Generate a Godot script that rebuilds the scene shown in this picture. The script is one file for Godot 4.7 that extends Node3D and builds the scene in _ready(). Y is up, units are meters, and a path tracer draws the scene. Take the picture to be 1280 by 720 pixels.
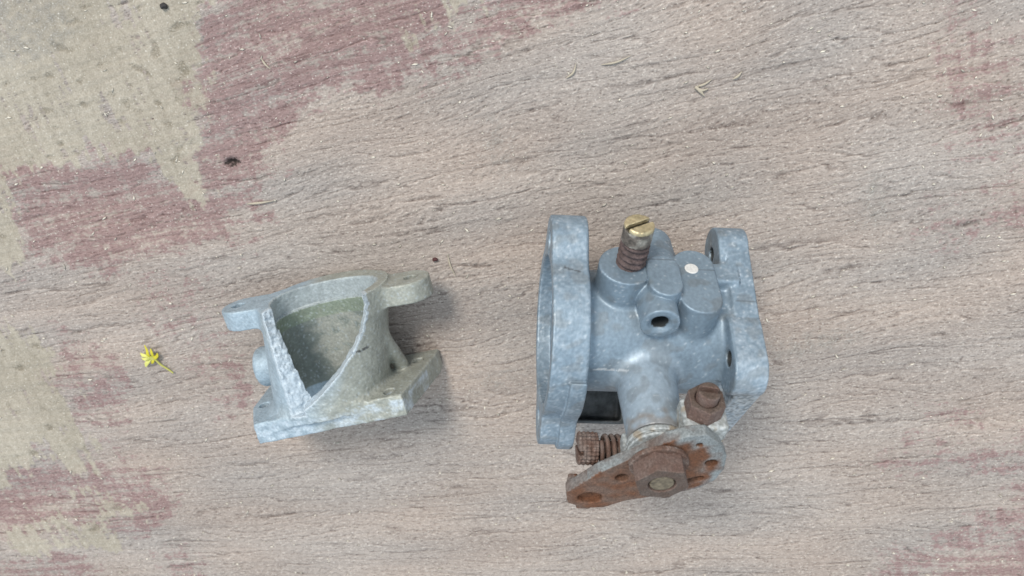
extends Node3D
# Everything below is laid out in millimetres and written to the meshes in metres.
const MM := 0.001
# The way the photographer's axes (right, up, towards the lens) lie in the world.
var VIEW := Basis(Vector3(0.998749, -0.05, 0.0), Vector3(-0.016521, -0.33, -0.943836), Vector3(0.047192, 0.942656, -0.330413))
var P_AXIS := Vector3(0, 0.70, 0.714143)      # axis of the adjusting screw and its boss (casting axes)
var Q_AXIS := Vector3(0, -0.714143, 0.70)     # axis of the throttle shaft
var n_low := FastNoiseLite.new()
var n_mid := FastNoiseLite.new()
var n_fine := FastNoiseLite.new()
var taken := {}

func _ready():
	# ---------- camera, sky, sun, exposure ----------
	var cam := Camera3D.new()
	cam.name = "camera"
	add_child(cam)
	cam.transform = Transform3D(VIEW, Vector3(10.854, 216.811, -75.995) * MM)
	cam.fov = 39.6
	cam.near = 0.01
	var lens := CameraAttributesPhysical.new()
	lens.frustum_focal_length = 33.33
	lens.frustum_focus_distance = 0.204
	lens.frustum_near = 0.01
	lens.frustum_far = 20.0
	lens.exposure_aperture = 24.0
	cam.attributes = lens
	cam.far = 20.0
	cam.current = true
	var env := Environment.new()
	env.background_mode = Environment.BG_SKY
	var sky := Sky.new()
	var sm := ProceduralSkyMaterial.new()
	sm.sky_top_color = Color(0.90, 0.955, 1.0)
	sm.sky_horizon_color = Color(0.66, 0.69, 0.72)
	sm.sky_curve = 0.35
	sm.ground_horizon_color = Color(0.62, 0.60, 0.57)
	sm.ground_bottom_color = Color(0.40, 0.37, 0.34)
	sm.sun_angle_max = 1.0
	sky.sky_material = sm
	env.sky = sky
	env.tonemap_mode = Environment.TONE_MAPPER_LINEAR
	env.tonemap_exposure = 1.62
	env.background_energy_multiplier = 0.78
	env.sdfgi_enabled = true
	env.ssao_enabled = true
	env.ssil_enabled = true
	var we := WorldEnvironment.new()
	we.name = "world_environment"
	we.environment = env
	add_child(we)
	var sun := DirectionalLight3D.new()
	sun.name = "sun"
	add_child(sun)
	sun.look_at_from_position(Vector3(-0.35, 1.0, -0.75), Vector3.ZERO, Vector3.UP)
	sun.light_energy = 0.5
	sun.light_color = Color(1.0, 0.97, 0.93)
	sun.light_angular_distance = 16.0
	sun.shadow_enabled = true

	for a in [[n_low, 11], [n_mid, 23], [n_fine, 37]]:
		a[0].seed = a[1]
		a[0].noise_type = FastNoiseLite.TYPE_SIMPLEX_SMOOTH
		a[0].frequency = 1.0
		a[0].fractal_type = FastNoiseLite.FRACTAL_NONE
	make_materials()
	build_board()
	build_carburettor()
	build_broken_adapter()
	build_flower()
	build_litter()

# ---------- names and tags ----------
func numbered(called: String) -> String:
	taken[called] = taken.get(called, 0) + 1
	return called if taken[called] == 1 else "%s_%03d" % [called, taken[called] - 1]

func tag(o: Node, label: String, category := "", group := "", kind := ""):
	if label: o.set_meta("label", label)
	if category: o.set_meta("category", category)
	if group: o.set_meta("group", group)
	if kind: o.set_meta("kind", kind)

func thing(called: String, at: Vector3, label: String, category: String, group := "") -> Node3D:
	var o := Node3D.new()
	o.name = numbered(called)
	add_child(o)
	o.position = at * MM
	tag(o, label, category, group)
	return o

func part(called: String, mesh: Mesh, m: Material, parent: Node) -> MeshInstance3D:
	var o := MeshInstance3D.new()
	o.name = called
	o.mesh = mesh
	o.material_override = m
	parent.add_child(o, true)
	return o

# ---------- materials ----------
var M := {}
func noise_tex(seed_: int, freq: float, lo: float, hi: float, size := 512, octaves := 4) -> ImageTexture:
	var n := FastNoiseLite.new()
	n.seed = seed_
	n.noise_type = FastNoiseLite.TYPE_SIMPLEX_SMOOTH
	n.frequency = freq
	n.fractal_octaves = octaves
	var im := n.get_seamless_image(size, size)
	im.convert(Image.FORMAT_L8)
	var d := im.get_data()
	for i in d.size():
		d[i] = int(clampf((lo + (hi - lo) * d[i] / 255.0) * 255.0, 0, 255))
	return ImageTexture.create_from_image(Image.create_from_data(size, size, false, Image.FORMAT_L8, d))

func cast_like(tile: float, metal: float, rough: float, relief: float, tone: Texture2D, bump: Texture2D) -> StandardMaterial3D:
	var m := StandardMaterial3D.new()
	m.vertex_color_use_as_albedo = true
	m.albedo_texture = tone
	m.metallic = metal
	m.roughness = rough
	m.metallic_specular = 0.5
	m.uv1_triplanar = true
	m.uv1_scale = Vector3.ONE / (tile * MM)
	m.heightmap_enabled = true
	m.heightmap_texture = bump
	m.heightmap_scale = relief
	return m

func make_materials():
	var tone := noise_tex(5, 0.035, 0.84, 1.0)
	var bump := noise_tex(9, 0.03, 0.0, 1.0)
	M.cast = cast_like(23.0, 0.35, 0.48, 0.006, tone, bump)
	M.rough_cast = cast_like(17.0, 0.25, 0.58, 0.010, tone, bump)
	M.rust = cast_like(13.0, 0.1, 0.75, 0.010, noise_tex(15, 0.05, 0.6, 1.0), bump)
	M.brass = cast_like(15.0, 0.55, 0.42, 0.006, tone, bump)
	M.dull = cast_like(15.0, 0.3, 0.6, 0.008, tone, bump)
	for a in [["petal", Color(0.78, 0.74, 0.20)], ["petal_pale", Color(0.86, 0.85, 0.48)], ["stem", Color(0.68, 0.67, 0.36)], ["splinter", Color(0.68, 0.64, 0.57)], ["grit", Color(0.20, 0.19, 0.19)], ["crumb", Color(0.30, 0.17, 0.17)], ["bark", Color(0.33, 0.27, 0.22)]]:
		var m := StandardMaterial3D.new()
		m.albedo_color = a[1]
		m.roughness = 0.8
		m.cull_mode = BaseMaterial3D.CULL_DISABLED
		if a[0].begins_with("petal"):
			m.backlight_enabled = true
			m.backlight = Color(0.5, 0.5, 0.05)
		M[a[0]] = m

# ---------- distance-field modelling ----------
static func smin(a: float, b: float, k: float) -> float:
	var h := maxf(k - absf(a - b), 0.0) / k
	return minf(a, b) - h * h * k * 0.25

static func smax(a: float, b: float, k: float) -> float:
	var h := maxf(k - absf(a - b), 0.0) / k
	return maxf(a, b) + h * h * k * 0.25

static func capsule(p: Vector3, a: Vector3, b: Vector3, r: float) -> float:
	var ab := b - a
	var t := clampf((p - a).dot(ab) / ab.length_squared(), 0.0, 1.0)
	return p.distance_to(a + ab * t) - r

static func capsule2(px: float, py: float, ax: float, ay: float, bx: float, by: float, r: float) -> float:
	var dx := bx - ax
	var dy := by - ay
	var t := clampf(((px - ax) * dx + (py - ay) * dy) / (dx * dx + dy * dy), 0.0, 1.0)
	return Vector2(px - ax - dx * t, py - ay - dy * t).length() - r

# a flat shape of distance d2, pulled to thickness 2*half, its edges rounded by rd
static func slab(d2: float, along: float, half: float, rd: float) -> float:
	var a := d2 + rd
	var b := absf(along) - half + rd
	return minf(maxf(a, b), 0.0) + Vector2(maxf(a, 0.0), maxf(b, 0.0)).length() - rd

static func hexagon(x: float, y: float, r: float) -> float:
	x = absf(x)
	y = absf(y)
	return maxf(x * 0.8660254 + y * 0.5, y) - r

static func polygon(q: Vector2, pts: PackedVector2Array) -> float:
	var d := 1e9
	var inside := false
	var n := pts.size()
	var j := n - 1
	for i in n:
		var a := pts[i]
		var e := pts[j] - a
		var w := q - a
		var t := clampf(w.dot(e) / e.length_squared(), 0.0, 1.0)
		d = minf(d, (w - e * t).length_squared())
		if (a.y > q.y) != (pts[j].y > q.y) and q.x < (pts[j].x - a.x) * (q.y - a.y) / (pts[j].y - a.y) + a.x:
			inside = not inside
		j = i
	return -sqrt(d) if inside else sqrt(d)

static func box(p: Vector3, c: Vector3, h: Vector3, rd: float) -> float:
	var q := (p - c).abs() - h + Vector3.ONE * rd
	return q.max(Vector3.ZERO).length() + minf(maxf(q.x, maxf(q.y, q.z)), 0.0) - rd

class Field:
	var sdf: Callable
	var colour: Callable
	var which = null
	var lo: Vector3
	var n: Vector3i
	var cell: float
	var slabs: int
	var out := []
	func run(s: int) -> Array:
		var i0 := n.x * s / slabs
		var i1 := n.x * (s + 1) / slabs
		var c0 := maxi(i0 - 1, 0)
		var gx := i1 - c0 + 1
		var gy := n.y + 1
		var gz := n.z + 1
		var v := PackedFloat32Array()
		v.resize(gx * gy * gz)
		v.fill(1e6)
		var cells := PackedInt32Array()
		cells.resize(gx * gy * gz)
		cells.fill(-1)
		var pos := PackedVector3Array()
		var nor := PackedVector3Array()
		var reach := cell * 4.0 * 0.87 + cell
		var around := []
		for bx in range(c0, i1, 4):
			for by in range(0, n.y, 4):
				for bz in range(0, n.z, 4):
					var c := lo + Vector3(bx + 2, by + 2, bz + 2) * cell
					if absf(sdf.call(c)) < reach:
						around.append(Vector3i(bx, by, bz))
		for b in around:
			for i in range(b.x, mini(b.x + 4, i1) + 1):
				for j in range(b.y, mini(b.y + 4, n.y) + 1):
					for k in range(b.z, mini(b.z + 4, n.z) + 1):
						var at: int = ((i - c0) * gy + j) * gz + k
						if v[at] > 1e5:
							v[at] = sdf.call(lo + Vector3(i, j, k) * cell)
		var ox := PackedInt32Array([0, 1, 0, 1, 0, 1, 0, 1])
		var oy := PackedInt32Array([0, 0, 1, 1, 0, 0, 1, 1])
		var oz := PackedInt32Array([0, 0, 0, 0, 1, 1, 1, 1])
		var ea := PackedInt32Array([0, 2, 4, 6, 0, 1, 4, 5, 0, 1, 2, 3])
		var eb := PackedInt32Array([1, 3, 5, 7, 2, 3, 6, 7, 4, 5, 6, 7])
		var off := PackedInt32Array()
		for m in 8: off.append((ox[m] * gy + oy[m]) * gz + oz[m])
		var o1 := off[1]
		var o2 := off[2]
		var o3 := off[3]
		var o4 := off[4]
		var o5 := off[5]
		var o6 := off[6]
		var o7 := off[7]
		var e := cell * 0.35
		for b in around:
			for i in range(b.x, mini(b.x + 4, i1)):
				for j in range(b.y, mini(b.y + 4, n.y)):
					for k in range(b.z, mini(b.z + 4, n.z)):
						var at: int = ((i - c0) * gy + j) * gz + k
						var s0 := v[at] < 0.0
						if (v[at + o1] < 0.0) == s0 and (v[at + o2] < 0.0) == s0 and (v[at + o3] < 0.0) == s0 and (v[at + o4] < 0.0) == s0 and (v[at + o5] < 0.0) == s0 and (v[at + o6] < 0.0) == s0 and (v[at + o7] < 0.0) == s0: continue
						var sum := Vector3.ZERO
						var cnt := 0
						for m in 12:
							var a: int = ea[m]
							var d: int = eb[m]
							var fa := v[at + off[a]]
							var fb := v[at + off[d]]
							if (fa < 0.0) != (fb < 0.0):
								var t := fa / (fa - fb)
								sum += Vector3(ox[a] + (ox[d] - ox[a]) * t, oy[a] + (oy[d] - oy[a]) * t, oz[a] + (oz[d] - oz[a]) * t)
								cnt += 1
						var p := lo + (Vector3(i, j, k) + sum / cnt) * cell
						var w1: float = sdf.call(p + Vector3(e, -e, -e))
						var w2: float = sdf.call(p + Vector3(-e, -e, e))
						var w3: float = sdf.call(p + Vector3(-e, e, -e))
						var w4: float = sdf.call(p + Vector3(e, e, e))
						var g := Vector3(w1 - w2 - w3 + w4, -w1 - w2 + w3 + w4, -w1 + w2 - w3 + w4)
						g = g.normalized()
						p -= g * clampf((w1 + w2 + w3 + w4) * 0.25, -cell * 0.4, cell * 0.4)
						cells[at] = pos.size()
						pos.append(p)
						nor.append(g)
		var quads := []
		for b in around:
			for i in range(maxi(b.x, i0), mini(b.x + 4, i1)):
				for j in range(b.y, mini(b.y + 4, n.y)):
					for k in range(b.z, mini(b.z + 4, n.z)):
						var at: int = ((i - c0) * gy + j) * gz + k
						var s0 := v[at] < 0.0
						if j > 0 and k > 0 and (v[at + gy * gz] < 0.0) != s0:
							quads.append([cells[at], cells[at - gz], cells[at - gz - 1], cells[at - 1]])
						if i > c0 and k > 0 and (v[at + gz] < 0.0) != s0:
							quads.append([cells[at], cells[at - gy * gz], cells[at - gy * gz - 1], cells[at - 1]])
						if i > c0 and j > 0 and (v[at + 1] < 0.0) != s0:
							quads.append([cells[at], cells[at - gy * gz], cells[at - gy * gz - gz], cells[at - gz]])
		var col := PackedColorArray()
		var tags := PackedInt32Array()
		for m in pos.size():
			col.append(colour.call(pos[m], nor[m]))
			tags.append(which.call(pos[m]) if which != null else 0)
		return [pos, nor, col, tags, quads]

# fn(0) ... fn(n - 1) on four threads; the results in order
func parallel(fn: Variant, n: int) -> Array:
	var threads := []
	for k in 4:
		var th := Thread.new()
		th.start(share.bind(fn, k, n))
		threads.append(th)
	var got := []
	got.resize(n)
	for k in 4:
		var r: Array = threads[k].wait_to_finish()
		for i in r.size(): got[k + i * 4] = r[i]
	return got

func share(fn: Variant, k: int, n: int) -> Array:
	var r := []
	for i in range(k, n, 4): r.append(fn.call(i))
	return r

# Meshes sdf between lo and hi; returns one ArrayMesh for each number that `which` gives, moved by place and taken from base.
func model(sdf: Callable, lo: Vector3, hi: Vector3, cell: float, place: Transform3D, base: Vector3, colour: Callable, which = null, kinds := 1) -> Array:
	var f := Field.new()
	f.sdf = sdf
	f.colour = colour
	f.which = which
	f.lo = lo
	f.cell = cell
	f.n = Vector3i(((hi - lo) / cell).ceil())
	f.slabs = clampi(f.n.x / 12, 1, 12)
	f.out = parallel(f.run, f.slabs)
	var made := []
	var low := 1e9
	for w in kinds:
		var pos := PackedVector3Array()
		var nor := PackedVector3Array()
		var col := PackedColorArray()
		var idx := PackedInt32Array()
		for o in f.out:
			var p: PackedVector3Array = o[0]
			var nn: PackedVector3Array = o[1]
			var cc: PackedColorArray = o[2]
			var tt: PackedInt32Array = o[3]
			var map := PackedInt32Array()
			map.resize(p.size())
			map.fill(-1)
			for q in o[4]:
				if q[0] < 0 or q[1] < 0 or q[2] < 0 or q[3] < 0 or tt[q[0]] != w: continue
				for m in q:
					if map[m] < 0:
						map[m] = pos.size()
						var at := place * p[m]
						low = minf(low, at.y)
						pos.append((at - base) * MM)
						nor.append(place.basis * nn[m])
						col.append(cc[m])
				var a: Vector3 = p[q[0]]
				var face := (p[q[1]] - a).cross(p[q[2]] - a) + (p[q[2]] - a).cross(p[q[3]] - a)
				if face.dot(nn[q[0]] + nn[q[1]] + nn[q[2]] + nn[q[3]]) > 0.0:
					idx.append_array([map[q[0]], map[q[2]], map[q[1]], map[q[0]], map[q[3]], map[q[2]]])
				else:
					idx.append_array([map[q[0]], map[q[1]], map[q[2]], map[q[0]], map[q[2]], map[q[3]]])
		made.append(array_mesh(pos, nor, col, idx))
	lowest = low
	return made

var lowest := 0.0

func array_mesh(pos, nor, col, idx) -> ArrayMesh:
	var me := ArrayMesh.new()
	if pos.size() == 0: return me
	var a := []
	a.resize(Mesh.ARRAY_MAX)
	a[Mesh.ARRAY_VERTEX] = pos
	a[Mesh.ARRAY_NORMAL] = nor
	if col != null: a[Mesh.ARRAY_COLOR] = col
	a[Mesh.ARRAY_INDEX] = idx
	me.add_surface_from_arrays(Mesh.PRIMITIVE_TRIANGLES, a)
	return me

# A closed tube along path with half-widths ra (across `up`) and rb (along `up`), in millimetres.
func tube(path: PackedVector3Array, ra: PackedFloat32Array, rb: PackedFloat32Array, up: Vector3, sides := 10, place := Transform3D(), base := Vector3.ZERO, colour = null) -> ArrayMesh:
	var pos := PackedVector3Array()
	var nor := PackedVector3Array()
	var col := PackedColorArray()
	var idx := PackedInt32Array()
	var n := path.size()
	for i in n:
		var t := (path[mini(i + 1, n - 1)] - path[maxi(i - 1, 0)]).normalized()
		var side := t.cross(up).normalized()
		var u := side.cross(t).normalized()
		for k in sides:
			var a := TAU * k / sides
			var at := path[i] + side * cos(a) * ra[i] + u * sin(a) * rb[i]
			var nn := (side * cos(a) * rb[i] + u * sin(a) * ra[i] + t * 1e-6).normalized()
			pos.append((place * at - base) * MM)
			nor.append(place.basis * nn)
			col.append(colour.call(at, nn) if colour != null else Color.WHITE)
	for i in n - 1:
		for k in sides:
			var a := i * sides + k
			var b := i * sides + (k + 1) % sides
			idx.append_array([a, a + sides, b, b, a + sides, b + sides])
	for k in range(1, sides - 1):
		idx.append_array([0, k, k + 1])
		var e := (n - 1) * sides
		idx.append_array([e, e + k + 1, e + k])
	# turn the faces outwards if they came out the other way
	var c := (path[0] + path[1]) * 0.5
	var p0 := pos[0]
	var fn := (pos[sides] - p0).cross(pos[1] - p0)
	if fn.dot(nor[0] + nor[1]) > 0.0:
		for m in range(0, idx.size(), 3):
			var s := idx[m + 1]
			idx[m + 1] = idx[m + 2]
			idx[m + 2] = s
	return array_mesh(pos, nor, col, idx)

# ---------- the weathered board ----------
const BX0 := -192.0
const BW := 370.0
const BZ0 := -96.0
const BZ1 := 122.0
const TW := 1920
const TH := 1132
var mask_red: PackedFloat32Array
var mask_fill: PackedFloat32Array
var mask_grey: PackedFloat32Array
const MW := 371
const MH := 219

func paint_mask(list: Array) -> PackedFloat32Array:
	var m := PackedFloat32Array()
	m.resize(MW * MH)
	for r in list:
		var pts := PackedVector2Array()
		for i in range(0, r[1].size(), 2):
			pts.append(Vector2(r[1][i], r[1][i + 1]))
		for j in MH:
			for i in MW:
				if Geometry2D.is_point_in_polygon(Vector2(i + BX0, j + BZ0), pts):
					m[j * MW + i] = maxf(m[j * MW + i], r[0])
	for pass_ in 6:
		var o := m.duplicate()
		for j in range(2, MH - 2):
			for i in range(2, MW - 2):
				var at := j * MW + i
				o[at] = (m[at] * 2.0 + m[at - 1] + m[at + 1] + m[at - 2] + m[at + 2] + m[at - MW] + m[at + MW] + m[at - 2 * MW] + m[at + 2 * MW]) * 0.1
		m = o
	return m

func look_up(m: PackedFloat32Array, x: float, z: float) -> float:
	var fx := clampf(x - BX0, 0.0, MW - 1.01)
	var fz := clampf(z - BZ0, 0.0, MH - 1.01)
	var i := int(fx)
	var j := int(fz)
	fx -= i
	fz -= j
	var at := j * MW + i
	return lerpf(lerpf(m[at], m[at + 1], fx), lerpf(m[at + MW], m[at + MW + 1], fx), fz)

var board_rows := []
var relief: PackedByteArray
func relief_at(x: float, z: float) -> float:
	var fx := clampf(pingpong((x - BX0) / BW, 1.0) * TW - 0.5, 0.0, TW - 1.01)
	var fz := clampf(pingpong((z - BZ0) / (BZ1 - BZ0), 1.0) * TH - 0.5, 0.0, TH - 1.01)
	var i := int(fx)
	var j := int(fz)
	fx -= i
	fz -= j
	var at := j * TW + i
	return lerpf(lerpf(relief[at], relief[at + 1], fx), lerpf(relief[at + TW], relief[at + TW + 1], fx), fz) / 255.0

func board_row(band: int) -> Array:
	var y0 := TH * band / 32
	var y1 := TH * (band + 1) / 32
	var rgb := PackedByteArray()
	var hgt := PackedByteArray()
	rgb.resize((y1 - y0) * TW * 3)
	hgt.resize((y1 - y0) * TW)
	var at := 0
	for iy in range(y0, y1):
		var z := BZ0 + (iy + 0.5) * (BZ1 - BZ0) / TH
		for ix in TW:
			var x := BX0 + (ix + 0.5) * BW / TW
			var g := (z + 0.17 * x) / (1.0 + 0.0011 * x)
			var wig := n_mid.get_noise_2d(x * 0.13, z * 0.27)
			var low := n_low.get_noise_2d(x * 0.013, g * 0.05)
			var gw := g + 1.6 * n_low.get_noise_2d(x * 0.02 + 40.0, g * 0.06) + 0.22 * wig
			# fibres
			var f1 := n_fine.get_noise_2d(x * 0.20, gw * 1.1)
			var f2 := n_fine.get_noise_2d(x * 0.46 + 70.0, gw * 2.0)
			var f3 := n_mid.get_noise_2d(x * 1.25, gw * 2.7)
			# splits along the grain
			var c1 := absf(n_low.get_noise_2d(x * 0.010 + 90.0, gw * 0.27))
			var cm := n_mid.get_noise_2d(x * 0.024, g * 0.33 + 30.0) + 0.2 * f1
			var crack := clampf(1.0 - c1 / 0.12, 0.0, 1.0) * clampf(cm * 1.8 + 0.42, 0.0, 1.0)
			var c2 := absf(n_fine.get_noise_2d(x * 0.03 + 11.0, gw * 0.55))
			crack = maxf(crack, 0.55 * clampf(1.0 - c2 / 0.2, 0.0, 1.0) * clampf(cm * -2.4 - 0.1, 0.0, 1.0))
			# close growth-ring ridges: each a dark lip with a pale crest above it
			var ph := fposmod(gw * 0.36 + 1.1 * n_low.get_noise_2d(x * 0.022 + 17.0, g * 0.10) + 0.13 * f1, 1.0)
			var lip := clampf(1.0 - absf(ph - 0.5) / 0.11, 0.0, 1.0) * clampf(0.46 + cm * 1.3 + f2 * 0.3, 0.0, 1.0)
			var crest := clampf(1.0 - absf(ph - 0.70) / 0.14, 0.0, 1.0) * clampf(0.45 + cm * 0.8, 0.0, 1.0)
			crack *= 0.75
			var fib := f1 * 0.30 + f2 * 0.44 + f3 * 0.46
			var h := 0.54 + fib * 0.27 - crack * 0.30 - lip * 0.26 + crest * 0.09
			var pale := clampf((f2 + f3 * 0.7 - 0.62) * 1.7, 0.0, 1.0)
			var gap := clampf((-f2 - f3 * 0.6 - 0.55) * 1.7, 0.0, 1.0)  # small shadows between the fibres, put into the colour
			var v := fib * 18.0 + pale * 26.0 - gap * 28.0 - crack * 36.0 - lip * 31.0 + crest * 10.0
			var r := 157.0 + v + low * 8.0
			var gg := 146.5 + v + low * 7.0
			var b := 139.0 + v * 0.96 + low * 6.0
			h -= gap * 0.12
			var pk := n_mid.get_noise_2d(x * 0.018 + 7.0, g * 0.04 + 3.0)
			r += pk * 3.0
			b -= pk * 2.0
			# remains of mauve paint, kept where the grain holds it
			var wx := 5.0 * n_low.get_noise_2d(x * 0.05 + 3.0, z * 0.06) + 2.2 * n_mid.get_noise_2d(x * 0.2, z * 0.22) + 1.2 * f3
			var wz := 4.0 * n_low.get_noise_2d(x * 0.045 + 60.0, z * 0.07) + 1.8 * n_mid.get_noise_2d(x * 0.19 + 31.0, z * 0.24) + 0.8 * f2
			var mr := look_up(mask_red, x + wx * 1.5, z + wz)
			if mr > 0.02:
				var k := mr * 1.15 - 0.44 + 0.55 * n_low.get_noise_2d(x * 0.035, gw * 0.28 + 5.0) + 0.34 * f1 + 0.26 * f2 + 0.16 * f3 + 0.22 * n_mid.get_noise_2d(x * 0.22, z * 0.25) + 0.34 * n_fine.get_noise_2d(x * 0.7 + 9.0, z * 0.9) + 0.3 * n_mid.get_noise_2d((x - 0.3 * z) * 0.3 + 40.0, z * 0.06) - lip * 0.2
				k = clampf(k * 1.25 + 0.08, 0.0, 0.66)
				r = lerpf(r, 128.0 + v * 0.85, k)
				gg = lerpf(gg, 101.0 + v * 0.8, k)
				b = lerpf(b, 100.0 + v * 0.8, k)
			# ochre-grey filler smeared across the grain
			var mf := look_up(mask_fill, x + wx * 0.8, z + wz * 1.3)
			if mf > 0.02:
				var across := n_mid.get_noise_2d((x - 0.33 * z) * 0.35, z * 0.035)
				var k := mf * 1.4 - 0.64 + 0.4 * n_low.get_noise_2d(x * 0.06, z * 0.05) + 0.58 * across + 0.34 * n_mid.get_noise_2d(x * 0.11, z * 0.11) + 0.26 * n_fine.get_noise_2d(x * 0.6, z * 0.6) + 0.15 * f2 - crack * 0.25
				k = clampf(k * 3.2 + 0.10, 0.0, 0.82)
				var t := n_fine.get_noise_2d(x * 0.5 + 20.0, z * 0.45) * 7.0 + across * 6.0 + n_fine.get_noise_2d(x * 1.6, z * 1.5) * 14.0 + n_low.get_noise_2d(x * 0.03, z * 0.03) * 8.0
				var pit := clampf((n_fine.get_noise_2d(x * 0.16 + 33.0, z * 0.24) - 0.66 + 0.25 * f3) * 5.0, 0.0, 1.0)
				t -= pit * 30.0
				r = lerpf(r, 160.0 + t, k)
				gg = lerpf(gg, 152.0 + t, k)
				b = lerpf(b, 137.0 + t, k)
				h = lerpf(h, 0.72 + t * 0.008 - pit * 0.2, k)
			var mg := look_up(mask_grey, x, z)
			if mg > 0.02:
				var k := clampf(mg * 1.3 + 0.35 * f3 + 0.3 * n_mid.get_noise_2d(x * 0.3, z * 0.3) - 0.3, 0.0, 0.8)
				r = lerpf(r, 130.0 + f3 * 45.0, k)
				gg = lerpf(gg, 126.0 + f3 * 45.0, k)
				b = lerpf(b, 120.0 + f3 * 45.0, k)
			# pale dust caught in the fibres, and the dirt of the worm hole
			var sp := n_fine.get_noise_2d(x * 1.15 + 200.0, z * 1.3)
			if sp > 0.74:
				var k := minf((sp - 0.74) * 6.0, 0.75)
				r = lerpf(r, 208.0, k)
				gg = lerpf(gg, 203.0, k)
				b = lerpf(b, 194.0, k)
			var hole := Vector2((x + 78.0) * 0.8, (z + 35.6) * 1.7).length() + 1.3 * n_mid.get_noise_2d(x * 0.5, z * 0.6) + 0.8 * f3
			if hole < 2.0:
				var k := clampf((2.0 - hole) * 0.8, 0.0, 1.0)
				r = lerpf(r, 58.0, k)
				gg = lerpf(gg, 51.0, k)
				b = lerpf(b, 48.0, k)
				h -= k * 0.5
			rgb[at * 3] = int(clampf(r, 0.0, 255.0))
			rgb[at * 3 + 1] = int(clampf(gg, 0.0, 255.0))
			rgb[at * 3 + 2] = int(clampf(b, 0.0, 255.0))
			hgt[at] = int(clampf(h * 255.0, 0.0, 255.0))
			at += 1
	return [rgb, hgt]

func board_height(x: float, z: float) -> float:
	var g := (z + 0.17 * x) / (1.0 + 0.0011 * x)
	var h := -0.62 + 0.16 * n_low.get_noise_2d(x * 0.012, g * 0.16) + 0.08 * n_mid.get_noise_2d(x * 0.05, g * 0.5) + 0.62 * relief_at(x, z)
	h += 0.14 * look_up(mask_fill, x, z) + 0.06 * look_up(mask_red, x, z)
	var hole := Vector2(x + 78.0, (z + 35.6) * 1.5).length()
	if hole < 2.4: h -= (2.4 - hole) * 0.8
	return h

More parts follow.
